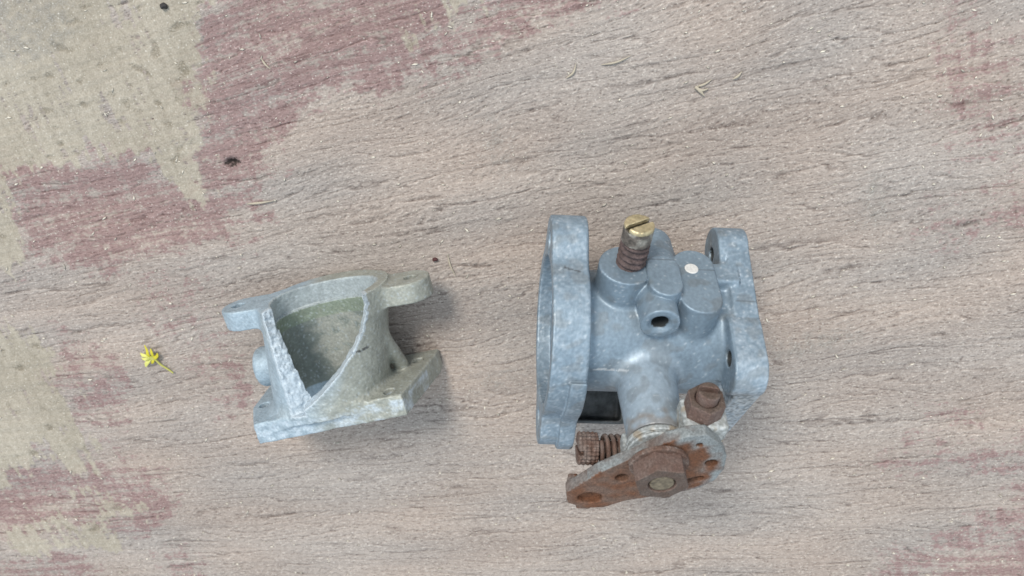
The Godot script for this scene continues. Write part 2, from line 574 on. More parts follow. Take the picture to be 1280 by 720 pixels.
func build_board():
	mask_red = paint_mask([
		[0.85, [-80, -78, -25, -78, -17, -71, -8, -72, 16, -78, 12, -73, -6, -66, -20, -59, -36, -57, -52, -54, -67, -45, -68, -40, -83, -33, -85, -41, -88, -54, -84, -66]],
		[0.80, [-139, -35, -116, -37, -100, -38, -93, -27, -85, -25, -84, -36, -68, -40, -65, -34, -70, -25, -82, -12, -95, -11, -112, -9, -137, -4, -146, -6, -144, -26]],
		[0.55, [-141, 19, -126, 20, -121, 31, -123, 47, -134, 48, -141, 34]],
		[0.65, [-90, 21, -81, 22, -76, 32, -81, 42, -90, 40]],
		[0.30, [-106, 2, -86, -3, -84, 17, -97, 22, -106, 15]],
		[0.75, [-173, 69, -149, 60, -131, 61, -112, 67, -111, 80, -121, 89, -143, 85, -178, 93]],
		[0.60, [-180, 101, -156, 96, -141, 103, -148, 113, -183, 115]],
		[0.50, [-120, 99, -102, 99, -101, 111, -122, 112]],
		[0.45, [107, -78, 120, -80, 123, -66, 118, -57, 122, -48, 115, -48, 110, -62]],
		[0.45, [122, -64, 133, -68, 135, -57, 126, -55]],
		[0.60, [112, -19, 115, -23, 141, -29, 142, -23, 127, -18, 114, -16]],
		[0.50, [121, 38, 136, 37, 139, 44, 125, 47]],
		[0.50, [109, 53, 134, 48, 157, 46, 159, 56, 131, 55, 112, 57]],
		[0.60, [119, 86, 135, 80, 162, 70, 169, 100, 119, 102]],
		[0.25, [112, -55, 135, -59, 141, -30, 120, -32]],
		[0.70, [-70, -130, 40, -130, 20, -76, -80, -76]],
		[0.60, [150, 60, 215, 40, 215, 120, 165, 110]],
	])
	mask_fill = paint_mask([
		[0.95, [-215, -130, -75, -130, -81, -89, -84, -60, -87, -49, -86, -41, -83, -31, -81, -21, -89, -19, -94, -27, -98, -37, -109, -36, -118, -38, -132, -38, -141, -30, -159, -32, -215, -40]],
		[0.80, [-154, -32, -142, -32, -144, -15, -142, -12, -146, -5, -161, -2]],
		[0.95, [-165, 12, -151, 18, -145, 23, -140, 34, -137, 48, -137, 62, -144, 65, -149, 57, -152, 55, -156, 66, -164, 69, -178, 70]],
		[0.90, [-167, 87, -159, 86, -159, 95, -169, 96]],
		[0.90, [-156, 86, -135, 82, -131, 93, -156, 95]],
		[0.85, [-147, 78, -137, 75, -125, 74, -121, 87, -123, 87, -127, 80, -145, 81]],
		[0.50, [-28, -82, -8, -82, -8, -73, -11, -70, -17, -67, -21, -70, -26, -70, -29, -75]],
		[0.60, [-141, 57, -127, 55, -129, 64, -141, 65]],
	])
	mask_grey = paint_mask([
		[0.60, [94, -35, 100, -34, 103, -19, 97, -18]],
		[0.60, [74, 16, 101, 9, 100, 15, 77, 22]],
		[0.50, [-140, -84, -114, -84, -116, -70, -125, -62, -137, -60, -145, -64]],
		[0.50, [-12, 28, 5, 25, 0, 32, -12, 33]],
		[0.50, [-7, -52, -2, -46, 0, -33, -3, -28, -7, -39]],
	])
	board_rows = parallel(board_row, 32)
	var rgb := PackedByteArray()
	var hgt := PackedByteArray()
	for b in board_rows:
		rgb.append_array(b[0])
		hgt.append_array(b[1])
	board_rows.clear()
	relief = hgt
	var m := StandardMaterial3D.new()
	m.albedo_texture = ImageTexture.create_from_image(Image.create_from_data(TW, TH, false, Image.FORMAT_RGB8, rgb))
	m.roughness = 0.85
	m.metallic_specular = 0.3
	m.heightmap_enabled = true
	m.heightmap_texture = ImageTexture.create_from_image(Image.create_from_data(TW, TH, false, Image.FORMAT_L8, hgt))
	m.heightmap_scale = 0.03
	# the sheet: fine in the middle, mirrored outwards to the board's full size, with edges and an underside
	var xs := PackedFloat32Array()
	var zs := PackedFloat32Array()
	var x := -430.0
	while x <= 430.0:
		xs.append(x)
		x += 0.4 if x > -180.0 and x < 166.0 else 4.0
	var z := -270.0
	while z <= 290.0:
		zs.append(z)
		z += 0.4 if z > -84.0 and z < 112.0 else 4.0
	for f in [BX0, BX0 + BW]: xs.append(f)
	for f in [BZ0, BZ1]: zs.append(f)
	xs.sort()
	zs.sort()
	var pos := PackedVector3Array()
	var nor := PackedVector3Array()
	var uv := PackedVector2Array()
	var idx := PackedInt32Array()
	for zz in zs:
		for xx in xs:
			pos.append(Vector3(xx, board_height(xx, zz), zz) * MM)
			uv.append(Vector2(pingpong((xx - BX0) / BW, 1.0), pingpong((zz - BZ0) / (BZ1 - BZ0), 1.0)))
	var cols := xs.size()
	for j in zs.size():
		for i in cols:
			var e := pos[j * cols + mini(i + 1, cols - 1)] - pos[j * cols + maxi(i - 1, 0)]
			var f := pos[mini(j + 1, zs.size() - 1) * cols + i] - pos[maxi(j - 1, 0) * cols + i]
			nor.append(f.cross(e).normalized())
	var w := xs.size()
	for j in zs.size() - 1:
		for i in w - 1:
			var a := j * w + i
			idx.append_array([a, a + 1, a + w, a + 1, a + w + 1, a + w])
	var ring := []
	for i in w: ring.append(i)
	for j in range(1, zs.size()): ring.append(j * w + w - 1)
	for i in range(w - 2, -1, -1): ring.append((zs.size() - 1) * w + i)
	for j in range(zs.size() - 2, -1, -1): ring.append(j * w)
	for i in ring.size() - 1:
		var a := pos[ring[i]]
		var b := pos[ring[i + 1]]
		var out := (b - a).cross(Vector3.UP)
		if out.dot(a) < 0.0: out = -out
		out = out.normalized()
		var s := pos.size()
		for q in [a, b, Vector3(b.x, -0.02, b.z), Vector3(a.x, -0.02, a.z)]:
			pos.append(q)
			nor.append(out)
			uv.append(uv[ring[i]] + Vector2(0, (q.y) * 3.0))
		if (pos[s + 1] - a).cross(pos[s + 2] - a).dot(out) > 0.0:
			idx.append_array([s, s + 2, s + 1, s, s + 3, s + 2])
		else:
			idx.append_array([s, s + 1, s + 2, s, s + 2, s + 3])
	var s := pos.size()
	for q in [Vector2(-430, -270), Vector2(430, -270), Vector2(430, 290), Vector2(-430, 290)]:
		pos.append(Vector3(q.x * MM, -0.02, q.y * MM))
		nor.append(Vector3.DOWN)
		uv.append(Vector2(q.x / 860.0 + 0.5, q.y / 560.0 + 0.5))
	idx.append_array([s, s + 2, s + 1, s, s + 3, s + 2])
	var a := []
	a.resize(Mesh.ARRAY_MAX)
	a[Mesh.ARRAY_VERTEX] = pos
	a[Mesh.ARRAY_NORMAL] = nor
	a[Mesh.ARRAY_TEX_UV] = uv
	a[Mesh.ARRAY_INDEX] = idx
	var me := ArrayMesh.new()
	me.add_surface_from_arrays(Mesh.PRIMITIVE_TRIANGLES, a)
	var o := part("wooden_board", me, m, self)
	tag(o, "weathered grey brown wooden board with worn mauve paint under the metal parts", "", "", "structure")

# ---------- the carburettor ----------
var flange_square := PackedVector2Array([Vector2(20.8, 0.6), Vector2(-7.6, 15.8), Vector2(-22.6, -10.2), Vector2(4.8, -21.9)])
var foot := Vector2(-2.0, -28.5)

func carb(p: Vector3) -> float:
	var x := p.x
	var y := p.y
	var z := p.z
	var rr := sqrt(y * y + z * z)
	var pp := y * 0.70 + z * 0.714143
	var q := -y * 0.714143 + z * 0.70
	var d := slab(rr - 15.0, x - 33.0, 21.0, 0.5)
	# added shape below the barrel
	if z < 6.0:
		# added hollow box, shaped to make a dark shaded recess below the barrel
		d = smin(d, maxf(box(p, Vector3(25.5, -16.0, -14.0), Vector3(9.5, 11.0, 13.0), 3.0), -minf(box(p, Vector3(25.0, -16.5, -8.0), Vector3(7.2, 9.4, 17.0), 1.0), box(p, Vector3(25.5, -27.0, -1.0), Vector3(12.0, 9.0, 21.0), 1.5))), 0.8)
	if x < 21.0:
		var uu := 0.966 * y + 0.26 * z
		var ww := -0.26 * y + 0.966 * z
		var s2 := smin(rr - 21.0, Vector2(absf(uu + 1.0) - 22.6, ww).length() - 7.0, 6.0)
		var t := clampf(-uu / 23.0, 0.0, 1.0)
		var web := maxf((absf(ww) - lerpf(26.0, 6.5, t)) * 0.78, absf(uu + 16.5) - 10.5)
		var fl := minf(slab(s2, x - 12.05, 4.25, 0.35), slab(minf(minf(s2, web), capsule2(y, z, 0, 0, foot.x, foot.y, 6.0)), x - 14.3, 2.2, 0.6))
		fl = minf(fl, slab(maxf(s2 - 1.1, uu + 6.0), x - 14.5, 2.0, 0.4))
		d = smin(d, fl, 1.2)
	if x > 45.0:
		var s2 := polygon(Vector2(y, z), flange_square) - 5.6
		var top := flange_square[0]
		var lug := capsule2(y, z, top.x, top.y, 14.0, 3.0, 6.0)
		var fl := minf(slab(s2, x - 53.7, 3.0, 0.45), slab(lug, x - 52.9, 3.8, 0.45))
		fl = minf(fl, slab(capsule2(y, z, -7.0, 16.6, 0.0, 12.0, 6.0), x - 52.8, 3.9, 0.45))
		d = smin(d, fl, 1.6)
	if pp > 6.0 and x < 53.0 and rr > 13.0:
		var b := slab(Vector2(x - 25.0, q + 1.0).length() - 6.4, pp - 11.0, 11.0, 0.22)
		b = minf(b, slab(capsule2(x, q, 33.3, -0.5, 33.3, 5.0, 3.9), pp - 11.0, 11.6, 0.3))
		b = minf(b, slab(capsule2(x, q, 41.8, -4.5, 41.8, 6.4, 4.9), pp - 10.0, 9.8, 0.3))
		b = smin(b, slab(Vector2(x - 31.9, pp - 17.0).length() - 4.5, q - 5.0, 7.8, 0.4), 0.25)
		b = smin(b, capsule(p, P_AXIS * 16.0 + Vector3(34.4, 0, 0), P_AXIS * 14.0 - Q_AXIS * 16.0 + Vector3(34.4, 0, 0), 5.0), 0.6)
		b = smin(b, capsule(p, P_AXIS * 13.5 + Vector3(41.5, 0, 0), P_AXIS * 13.0 - Q_AXIS * 8.5 + Vector3(41.5, 0, 0), 4.4), 1.0)
		b = smin(b, slab(capsule2(x, q, 44.0, -4.0, 52.0, -4.0, 3.2), pp - 9.0, 9.0, 0.8), 1.0)
		d = smin(d, b, 0.9)
		d = maxf(d, -(maxf(Vector2(x - 31.9, pp - 17.0).length() - 1.9, 7.0 - q)))
		d = maxf(d, -(Vector2(x - 31.9, pp - 17.0).length() - 1.9 - clampf(q - 11.8, 0.0, 1.0)) if q > 11.0 else d)
	if q > 8.0:
		var nk := (Vector2(x - 31.5, pp).length() - lerpf(7.4, 6.2, clampf((q - 12.0) / 20.0, 0.0, 1.0)))
		d = smin(d, maxf(nk, q - 31.7), 2.2)
	d = smax(d, -maxf(rr - 12.8, 46.0 - x if x > 34.0 else x - 26.0), 0.4) if x < 28.0 or x > 44.0 else d
	if x < 13.0: d = smax(d, -maxf(rr - 18.3, x - 11.5), 0.4)
	if x < 22.0:
		var uu := 0.966 * y + 0.26 * z
		var ww := -0.26 * y + 0.966 * z
		d = smax(d, 2.7 - Vector2(absf(uu + 1.0) - 23.0, ww).length(), 0.5)
	elif x > 44.0:
		var hole := 1e9
		for k in [0, 2, 3]:
			hole = minf(hole, Vector2(y - flange_square[k].x * 0.95, z - flange_square[k].y * 0.95).length())
		hole = minf(hole, Vector2(y + 4.6, z - 17.4).length())
		if x > 48.9: d = smax(d, 1.8 - hole, 0.4)
	return d

func carb_part(p: Vector3) -> int:
	var rr := sqrt(p.y * p.y + p.z * p.z)
	var pp := p.dot(P_AXIS)
	var q := p.dot(Q_AXIS)
	if p.x < 16.9: return 1
	if p.x > 51.2 or (p.x > 48.6 and rr > 16.2): return 2
	if q > 13.5 and Vector2(p.x - 31.5, pp).length() < 8.5 and pp < 8.0: return 3
	if pp > 9.0 and rr > 15.4:
		if Vector2(p.x - 25.0, q + 1.0).length() < 6.5: return 4
		if Vector2(p.x - 31.9, pp - 17.0).length() < 5.0 and q > 8.6: return 5
		if absf(p.x - 33.2) < 4.2 and q > -5.5 and pp > 17.5: return 6
		if p.x > 36.9 and p.x < 46.4 and q > -9.6: return 7
		if q < -5.0: return 8
	return 0

static func grey(c: Color, k: float) -> Color:
	return Color(c.r * k, c.g * k, c.b * k)

func carb_colour(p: Vector3, n: Vector3) -> Color:
	var a := n_low.get_noise_3d(p.x * 0.09, p.y * 0.09, p.z * 0.09)
	var b := n_mid.get_noise_3d(p.x * 0.33, p.y * 0.33, p.z * 0.33)
	var c := n_fine.get_noise_3d(p.x * 1.0, p.y * 1.0, p.z * 1.0)
	var o := grey(Color(0.262, 0.342, 0.415), 1.0 + a * 0.10 + b * 0.05 + c * 0.07)
	var pp := p.dot(P_AXIS)
	var q := p.dot(Q_AXIS)
	# chalky bloom and painted-in light on the flanges, thickest towards the outlet flange's lower edge
	var bloom_light := 0.13 * b + 0.2 * c - 0.36
	if p.x > 49.5: bloom_light += 0.5 + clampf(-p.y * 0.012, -0.1, 0.3)
	elif p.x < 17.0: bloom_light += 0.42
	if q > 8.0: o = o.lerp(Color(0.50, 0.59, 0.67), 0.6 * clampf((9.5 - Vector2(p.x - 31.5, pp).length()) * 0.5, 0.0, 1.0) * clampf((q - 11.0) * 0.35, 0.0, 1.0))  # throttle neck made paler: its lit look is put into the colour
	o = o.lerp(Color(0.55, 0.63, 0.70), clampf(bloom_light * 1.7, 0.0, 0.75))
	# greasy dirt, salt specks and the stain round the rusty lever
	var d := n_mid.get_noise_3d(p.x * 0.13 + 9.0, p.y * 0.2, p.z * 0.2) + 0.4 * b
	o = o.lerp(Color(0.20, 0.205, 0.20), clampf(d * 1.5 - 0.4, 0.0, 0.36))
	if c > 0.66: o = o.lerp(Color(0.70, 0.76, 0.80), clampf((c - 0.66) * 3.0, 0.0, 0.45))
	if q > 26.0: o = o.lerp(Color(0.30, 0.22, 0.15), clampf((q - 28.5) * 0.22 + b * 0.5, 0.0, 0.5))
	if p.x > 15.8 and p.x < 36.0 and p.y < -6.0 and p.z < -1.5 and p.y * p.y + p.z * p.z > 236.0: o = grey(Color(0.085, 0.09, 0.092), 1.0 + 0.5 * b + 0.3 * c)  # shade of the added hollow painted in as near black
	# shade painted near black into the bolt holes and the jet drilling
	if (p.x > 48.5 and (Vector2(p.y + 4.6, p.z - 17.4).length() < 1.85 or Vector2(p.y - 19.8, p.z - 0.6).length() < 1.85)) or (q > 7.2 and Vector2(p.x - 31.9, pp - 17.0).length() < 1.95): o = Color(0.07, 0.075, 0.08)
	# the outlet flange's lower edge is pitted, dark and white
	if p.x > 48.0 and p.y < -11.0: o = o.lerp(Color(0.62, 0.66, 0.68) if c > 0.05 else Color(0.19, 0.20, 0.20), clampf((-11.0 - p.y) * 0.25, 0.0, 0.7) * clampf(absf(c) * 2.5 + b * 0.6, 0.0, 1.0))
	# hairline marks of the mould
	var line := 0.0
	if absf(p.y - 14.6 + (p.x - 12.0) * 0.25) < 0.16 and p.x > 10.5 and p.x < 14.6 and p.z > 10.0: line = 0.8
	if absf(p.y - 8.7) < 0.16 and p.x > 51.5 and p.z > 5.0: line = 0.5
	if absf(q + 2.7) < 0.16 and pp > 19.0 and (p.x < 37.2 or p.x > 42.5) and p.x > 29.5: line = 0.6
	o = o.lerp(Color(0.10, 0.11, 0.12), line)
	if absf(p.y + 8.4 + 0.5 * b) < 0.22 and p.x > 18.5 and p.x < 26.5 and p.z > 8.0: o = o.lerp(Color(0.7, 0.73, 0.75), 0.8)
	return o

func chalk_colour(p: Vector3, n: Vector3) -> Color:
	var b := n_mid.get_noise_3d(p.x * 0.30, p.y * 0.30, p.z * 0.30)
	var c := n_fine.get_noise_3d(p.x * 1.1, p.y * 1.1, p.z * 1.1)
	var o := grey(Color(0.42, 0.44, 0.43), 1.0 + b * 0.2 + c * 0.2)
	o = o.lerp(Color(0.62, 0.65, 0.66), clampf(c * 1.8 - 0.1, 0.0, 0.8))
	return o.lerp(Color(0.38, 0.27, 0.15), clampf(b * 1.6 - 0.35, 0.0, 0.6))

func rust_colour(p: Vector3, n: Vector3) -> Color:
	var b := n_mid.get_noise_3d(p.x * 0.28, p.y * 0.28, p.z * 0.28)
	var c := n_fine.get_noise_3d(p.x * 1.3, p.y * 1.3, p.z * 1.3)
	var o := Color(0.20, 0.115, 0.085).lerp(Color(0.27, 0.20, 0.17), clampf(0.5 + b, 0.0, 1.0))
	o = grey(o, 1.0 + c * 0.35)
	return o.lerp(Color(0.52, 0.46, 0.42), clampf(c * 2.5 - 1.5, 0.0, 0.6))

var lever_shape := PackedVector2Array([Vector2(13.0, -14.6), Vector2(19.2, -5.8), Vector2(26.2, 1.0), Vector2(31.5, 6.5), Vector2(36.0, 9.3), Vector2(39.6, 9.9), Vector2(43.2, 6.6), Vector2(45.8, 2.0), Vector2(46.5, -3.0), Vector2(45.6, -7.6), Vector2(43.0, -11.0), Vector2(38.5, -13.2), Vector2(27.0, -17.4), Vector2(22.3, -20.8), Vector2(17.5, -21.0), Vector2(13.8, -19.0)])

func lever(p: Vector3) -> float:
	var s2 := polygon(Vector2(p.x, p.y), lever_shape) - 0.2
	if p.z > 35.5: s2 = maxf(s2, 2.3 - Vector2((p.x - 18.6) * 0.8, p.y + 16.6).length())
	s2 = maxf(s2, 1.35 - Vector2(p.x - 43.2, p.y + 0.7).length())
	s2 = maxf(s2, -capsule2(p.x, p.y, 39.6, -8.4, 42.2, -7.0, 0.9))
	s2 = maxf(s2, 1.5 - Vector2(p.x - 24.6, p.y + 7.6).length())
	s2 = maxf(s2, 0.7 - Vector2(p.x - 39.0, p.y - 6.2).length())
	var d := slab(s2, p.z - 35.7, 1.45, 0.3)
	# the tab bent back under the tip
	d = smin(d, box(p, Vector3(18.0, -22.6, 35.0), Vector3(1.7, 2.6, 1.1), 0.4), 0.8)
	d = smin(d, box(p, Vector3(14.6, -15.0, 34.2), Vector3(1.2, 1.7, 1.7), 0.5), 0.6)
	return d + 0.035 * n_fine.get_noise_3d(p.x, p.y, p.z)

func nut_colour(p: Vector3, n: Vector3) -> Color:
	# lighting and dust put into the colour: top faces darker, flats lighter
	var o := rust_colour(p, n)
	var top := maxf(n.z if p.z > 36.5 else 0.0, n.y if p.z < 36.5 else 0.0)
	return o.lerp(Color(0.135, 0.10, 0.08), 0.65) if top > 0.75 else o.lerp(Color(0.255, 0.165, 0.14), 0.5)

func lever_colour(p: Vector3, n: Vector3) -> Color:
	var b := n_mid.get_noise_3d(p.x * 0.22, p.y * 0.22, p.z * 0.22)
	var c := n_fine.get_noise_3d(p.x * 0.9, p.y * 0.9, p.z * 0.9)
	var o := grey(Color(0.235, 0.10, 0.05).lerp(Color(0.24, 0.15, 0.11), clampf(0.5 + b, 0, 1)), 1.0 + c * 0.3)
	# zinc plating left on the rounded end and along the edge
	var k := clampf((Vector2(p.x - 32.0, p.y + 4.0).length() - 10.6 + b * 2.4 + c * 0.4) * 0.32, 0.0, 1.0) if p.x > 33.0 else 0.0
	if n.z < 0.5: k = maxf(k, 0.68 + 0.12 * c + 0.3 * b)
	k = clampf(k, 0.0, 0.95)
	if p.x < 17.0: k *= 0.55
	if n.z < 0.5 and polygon(Vector2(p.x, p.y), lever_shape) < -0.8: k = 0.0
	return o.lerp(grey(Color(0.37, 0.41, 0.42), 1.0 + c * 0.16 + b * 0.2), k)

func collar(p: Vector3) -> float:
	var d := slab(Vector2(p.x - 31.5, p.y).length() - 6.7, p.z - 33.45, 1.25, 0.2)
	if p.x < 34.0: d = maxf(d, -slab(6.1 - Vector2(p.x - 31.5, p.y).length(), p.z - 33.7, 0.22, 0.02))
	d = smin(d, box(p, Vector3(40.6, 3.2, 30.6), Vector3(4.9, 6.0, 4.1), 1.0), 1.2)
	d = smin(d, box(p, Vector3(26.4, -7.0, 31.0), Vector3(1.7, 4.2, 3.0), 0.7), 1.0)
	d = maxf(d, 5.1 - Vector2(p.x - 31.5, p.y).length() if p.z < 32.0 else d)
	return d + 0.10 * n_fine.get_noise_3d(p.x * 0.8, p.y * 0.8, p.z * 0.8)

func washer(p: Vector3) -> float:
	var r := Vector2(p.x - 31.3, p.y).length()
	var a := atan2(p.y, p.x - 31.3)
	var d := slab(r - 6.5, p.z - 37.85 - 0.22 * sin(a * 0.5), 0.62, 0.2)
	return d

func nut(p: Vector3) -> float:
	var px := p.x - 31.3
	var a := 0.16
	var hx := px * cos(a) - p.y * sin(a)
	var hy := px * sin(a) + p.y * cos(a)
	var d := slab(hexagon(hx, hy, 5.25), p.z - 40.8, 2.35, 0.12)
	d = maxf(d, (Vector2(px, p.y).length() - 6.0 + (p.z - 42.9) * 1.6) * 0.53)
	var r := Vector2(px, p.y).length()
	d = maxf(d, -maxf(r - 3.0, 41.9 - p.z))
	return d + 0.03 * n_fine.get_noise_3d(p.x * 1.1, p.y * 1.1, p.z * 1.1)

func shaft_end(p: Vector3) -> float:
	return slab(Vector2(p.x - 31.3, p.y).length() - 2.65, p.z - 40.0, 3.0, 0.35) + 0.05 * n_fine.get_noise_3d(p.x, p.y, p.z)

func shaft_colour(p: Vector3, n: Vector3) -> Color:
	return grey(Color(0.20, 0.165, 0.115), 1.0 + 0.35 * n_fine.get_noise_3d(p.x, p.y, p.z) + 0.3 * n_mid.get_noise_3d(p.x * 0.5, p.y * 0.5, 0))

func stop_nut(p: Vector3) -> float:
	var d := slab(hexagon(p.z - 30.2, p.x - 40.1, 3.7), p.y - 11.3, 2.3, 0.12)
	d = maxf(d, 2.55 - Vector2(p.x - 40.1, p.z - 30.2).length())
	d = maxf(d, (Vector2(p.x - 40.1, p.z - 30.2).length() - 4.25 + (p.y - 13.4) * 1.6) * 0.53)
	return d + 0.03 * n_fine.get_noise_3d(p.x * 1.1, p.y * 1.1, p.z * 1.1)

func stop_stud(p: Vector3) -> float:
	var r := Vector2(p.x - 40.1, p.z - 30.2).length()
	var d := slab(r - 2.4, p.y - 12.0, 4.2, 0.25)
	var across := (p.z - 30.2) * 0.985 - (p.x - 40.1) * 0.17 + 0.25
	d = maxf(d, -maxf(absf(across) - 0.62, 14.5 - p.y))
	return d + 0.03 * n_fine.get_noise_3d(p.x, p.y, p.z)

func idle_screw(p: Vector3) -> float:
	var a := atan2(p.z + 0.0, p.y)
	var r := Vector2(p.y, p.z).length()
	var knurl := 0.22 * sin(a * 11.0 + p.x * 3.0) * sin(a * 11.0 - p.x * 3.0)
	var d := slab(r - 3.7 - knurl, p.x - 17.6, 2.35, 0.5)
	d = maxf(d, -maxf(absf(p.y * 0.8 - p.z * 0.6) - 0.55, p.x - 16.5))
	d = minf(d, slab(r - 1.9, p.x - 22.0, 6.0, 0.1))
	return d * 0.8

func adjusting_screw(p: Vector3) -> float:
	var px := p.x - 26.0
	var pz := p.z + 1.6
	var r := Vector2(px, pz).length()
	var a := atan2(pz, px)
	var rad := 3.4
	if p.y < 29.2: rad = 3.15 + 0.32 * cos(p.y * TAU / 1.75 - a)
	var d := slab(r - rad, p.y - 25.0, 9.2, 0.55)
	var across := pz * 0.87 + px * 0.47
	d = maxf(d, -maxf(absf(across) - 0.6, 32.9 - p.y))
	d += 0.07 * n_mid.get_noise_3d(p.x * 0.8, p.y * 0.8, p.z * 0.8)
	return d * 0.85

func screw_part(p: Vector3) -> int:
	return 1 if p.y > 33.2 + 0.25 * n_mid.get_noise_3d(p.x * 0.5, 3.0, p.z * 0.5) or (p.y > 32.4 and Vector2(p.x - 26.0, p.z + 1.6).length() < 2.9) else 0

func screw_colour(p: Vector3, n: Vector3) -> Color:
	var b := n_mid.get_noise_3d(p.x * 0.35, p.y * 0.35, p.z * 0.35)
	var c := n_fine.get_noise_3d(p.x, p.y, p.z)
	if screw_part(p) == 1:
		var o := grey(Color(0.62, 0.52, 0.32), 1.0 + 0.22 * b + 0.2 * c)
		if p.y < 33.2: o = Color(0.11, 0.095, 0.06)
		return o
	var o := Color(0.15, 0.105, 0.10)
	if p.y > 29.4: o = Color(0.21, 0.18, 0.155).lerp(Color(0.45, 0.43, 0.38), clampf(b * 1.6 + 0.1, 0.0, 0.7))
	return grey(o, 1.0 + 0.35 * b + 0.3 * c)

func build_carburettor():
	var turn := VIEW * Basis(Vector3.BACK, deg_to_rad(-2.1)) * Basis(Vector3.UP, deg_to_rad(3.2))
	var mid := Vector3(33, 0, 0)
	# the casting's middle, seen from the camera's axis 200 mm from the lens
	var place := Transform3D(turn, VIEW * (Vector3(33, -11, 30.0) + Vector3(0, 0, 0)) - turn * mid)
	var centre := place * mid
	var base := Vector3(centre.x, 0, centre.z)
	var shaft := place * Transform3D(Basis(Vector3.RIGHT, P_AXIS, Q_AXIS), Vector3.ZERO)
	var o := thing("carburettor_body", base, "grey cast metal carburettor body with two flanges, brass tipped screw and rusty lever", "carburettor")
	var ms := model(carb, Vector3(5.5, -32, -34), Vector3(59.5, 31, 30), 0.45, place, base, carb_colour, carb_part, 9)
	var names := ["barrel", "inlet_flange", "outlet_flange", "throttle_neck", "screw_boss", "jet_boss", "passage_rib", "passage_boss", "drilling_boss"]
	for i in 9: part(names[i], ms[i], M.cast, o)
	# the adjusting screw in its boss
	ms = model(adjusting_screw, Vector3(21.5, 20.5, -6.5), Vector3(30.5, 35, 3.5), 0.22, shaft, base, screw_colour, screw_part, 2)
	var s := part("adjusting_screw", ms[0], M.rust, o)
	tag(s, "screw with rusty purple brown threads")
	var h := part("screw_head", ms[1], M.brass, s)
	tag(h, "slotted bare brass screw tip")
	# pale plug pressed into the passage boss
	var plug := model(func(p): return slab(Vector2(p.x - 41.0, p.z + 2.8).length() - 1.65, p.y - 19.65, 0.35, 0.15), Vector3(39, 18.6, -4.9), Vector3(43, 20.2, -0.8), 0.2, shaft, base, func(_p, _n): return Color(0.86, 0.85, 0.82))
	tag(part("plug", plug[0], M.dull, o), "small round cream white plug")
	part("shaft_collar", model(collar, Vector3(22.5, -12.5, 25.5), Vector3(47, 10.5, 36), 0.36, shaft, base, chalk_colour)[0], M.rough_cast, o)
	var lv := part("throttle_lever", model(lever, Vector3(11, -23.5, 29.5), Vector3(47.8, 11, 38), 0.32, shaft, base, lever_colour)[0], M.rust, o)
	tag(lv, "rust brown flat lever with zinc left on its round end")
	part("spring_washer", model(washer, Vector3(24, -7.5, 36.5), Vector3(38.5, 7.5, 39.2), 0.28, shaft, base, rust_colour)[0], M.rust, o)
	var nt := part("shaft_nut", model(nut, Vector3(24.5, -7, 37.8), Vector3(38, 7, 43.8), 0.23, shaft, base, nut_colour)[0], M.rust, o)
	tag(nt, "large rusty hexagon nut")
	part("shaft_end", model(shaft_end, Vector3(28, -3.4, 36.5), Vector3(34.6, 3.4, 43.6), 0.25, shaft, base, shaft_colour)[0], M.dull, nt)
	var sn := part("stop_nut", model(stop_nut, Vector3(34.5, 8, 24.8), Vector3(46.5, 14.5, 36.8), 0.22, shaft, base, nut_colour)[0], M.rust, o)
	tag(sn, "smaller rusty hexagon nut beside the neck")
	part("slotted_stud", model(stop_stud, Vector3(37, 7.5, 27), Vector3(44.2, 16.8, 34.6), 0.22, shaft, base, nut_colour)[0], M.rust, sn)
	# the idle screw with its spring
	var at := shaft * Transform3D(Basis(), Vector3(0, -9.0, 28.6))
	var ids := part("idle_screw", model(idle_screw, Vector3(14.4, -4.6, -4.6), Vector3(28.6, 4.6, 4.6), 0.2, at, base, rust_colour)[0], M.rust, o)
	tag(ids, "knurled rusty screw behind the lever")
	var path := PackedVector3Array()
	var rad := PackedFloat32Array()
	for i in 118:
		var a := TAU * i / 26.0
		path.append(Vector3(20.5 + i * 0.056, cos(a) * 3.0, sin(a) * 3.0))
		rad.append(0.54)
	part("spring", tube(path, rad, rad, Vector3.RIGHT, 10, at, base, rust_colour), M.rust, ids)

# ---------- the broken adapter ----------
# the tube leans: its axis moves to the left towards the lower plate
func axis_x(t: float) -> float:
	return 3.0 - (t + 12.0) * 0.22

func v_left(t: float) -> float:
	return -10.4 - 0.8 * clampf((t + 15.0) / 28.0, 0.0, 1.2)

func v_right(t: float) -> float:
	return lerpf(17.0, -6.2, pow(clampf((t + 15.0) / 28.0, 0.0, 1.0), 2.1))

func break_cut(p: Vector3) -> float:
	# above zero: metal kept; below zero: broken out
	var rise := 0.22 * n_mid.get_noise_3d(p.x * 0.4, p.y * 0.4, p.z * 0.4) + 0.12 * n_fine.get_noise_3d(p.x, p.y, p.z)
	var xr := (p.x - axis_x(p.z)) * 0.9
	var top := sqrt(maxf(256.0 - xr * xr, 4.0)) + 15.5
	var drop := clampf(top - p.y, 0.0, 9.0)
	var l := p.x - v_left(p.z) - drop * lerpf(0.42, 1.05, clampf((p.z + 12.0) / 24.0, 0.0, 1.0))
	var r := v_right(p.z) - p.x - drop * 0.25
	return -minf(minf(l, r) * 0.72, minf(p.y - 14.0, 14.3 - p.z)) + rise

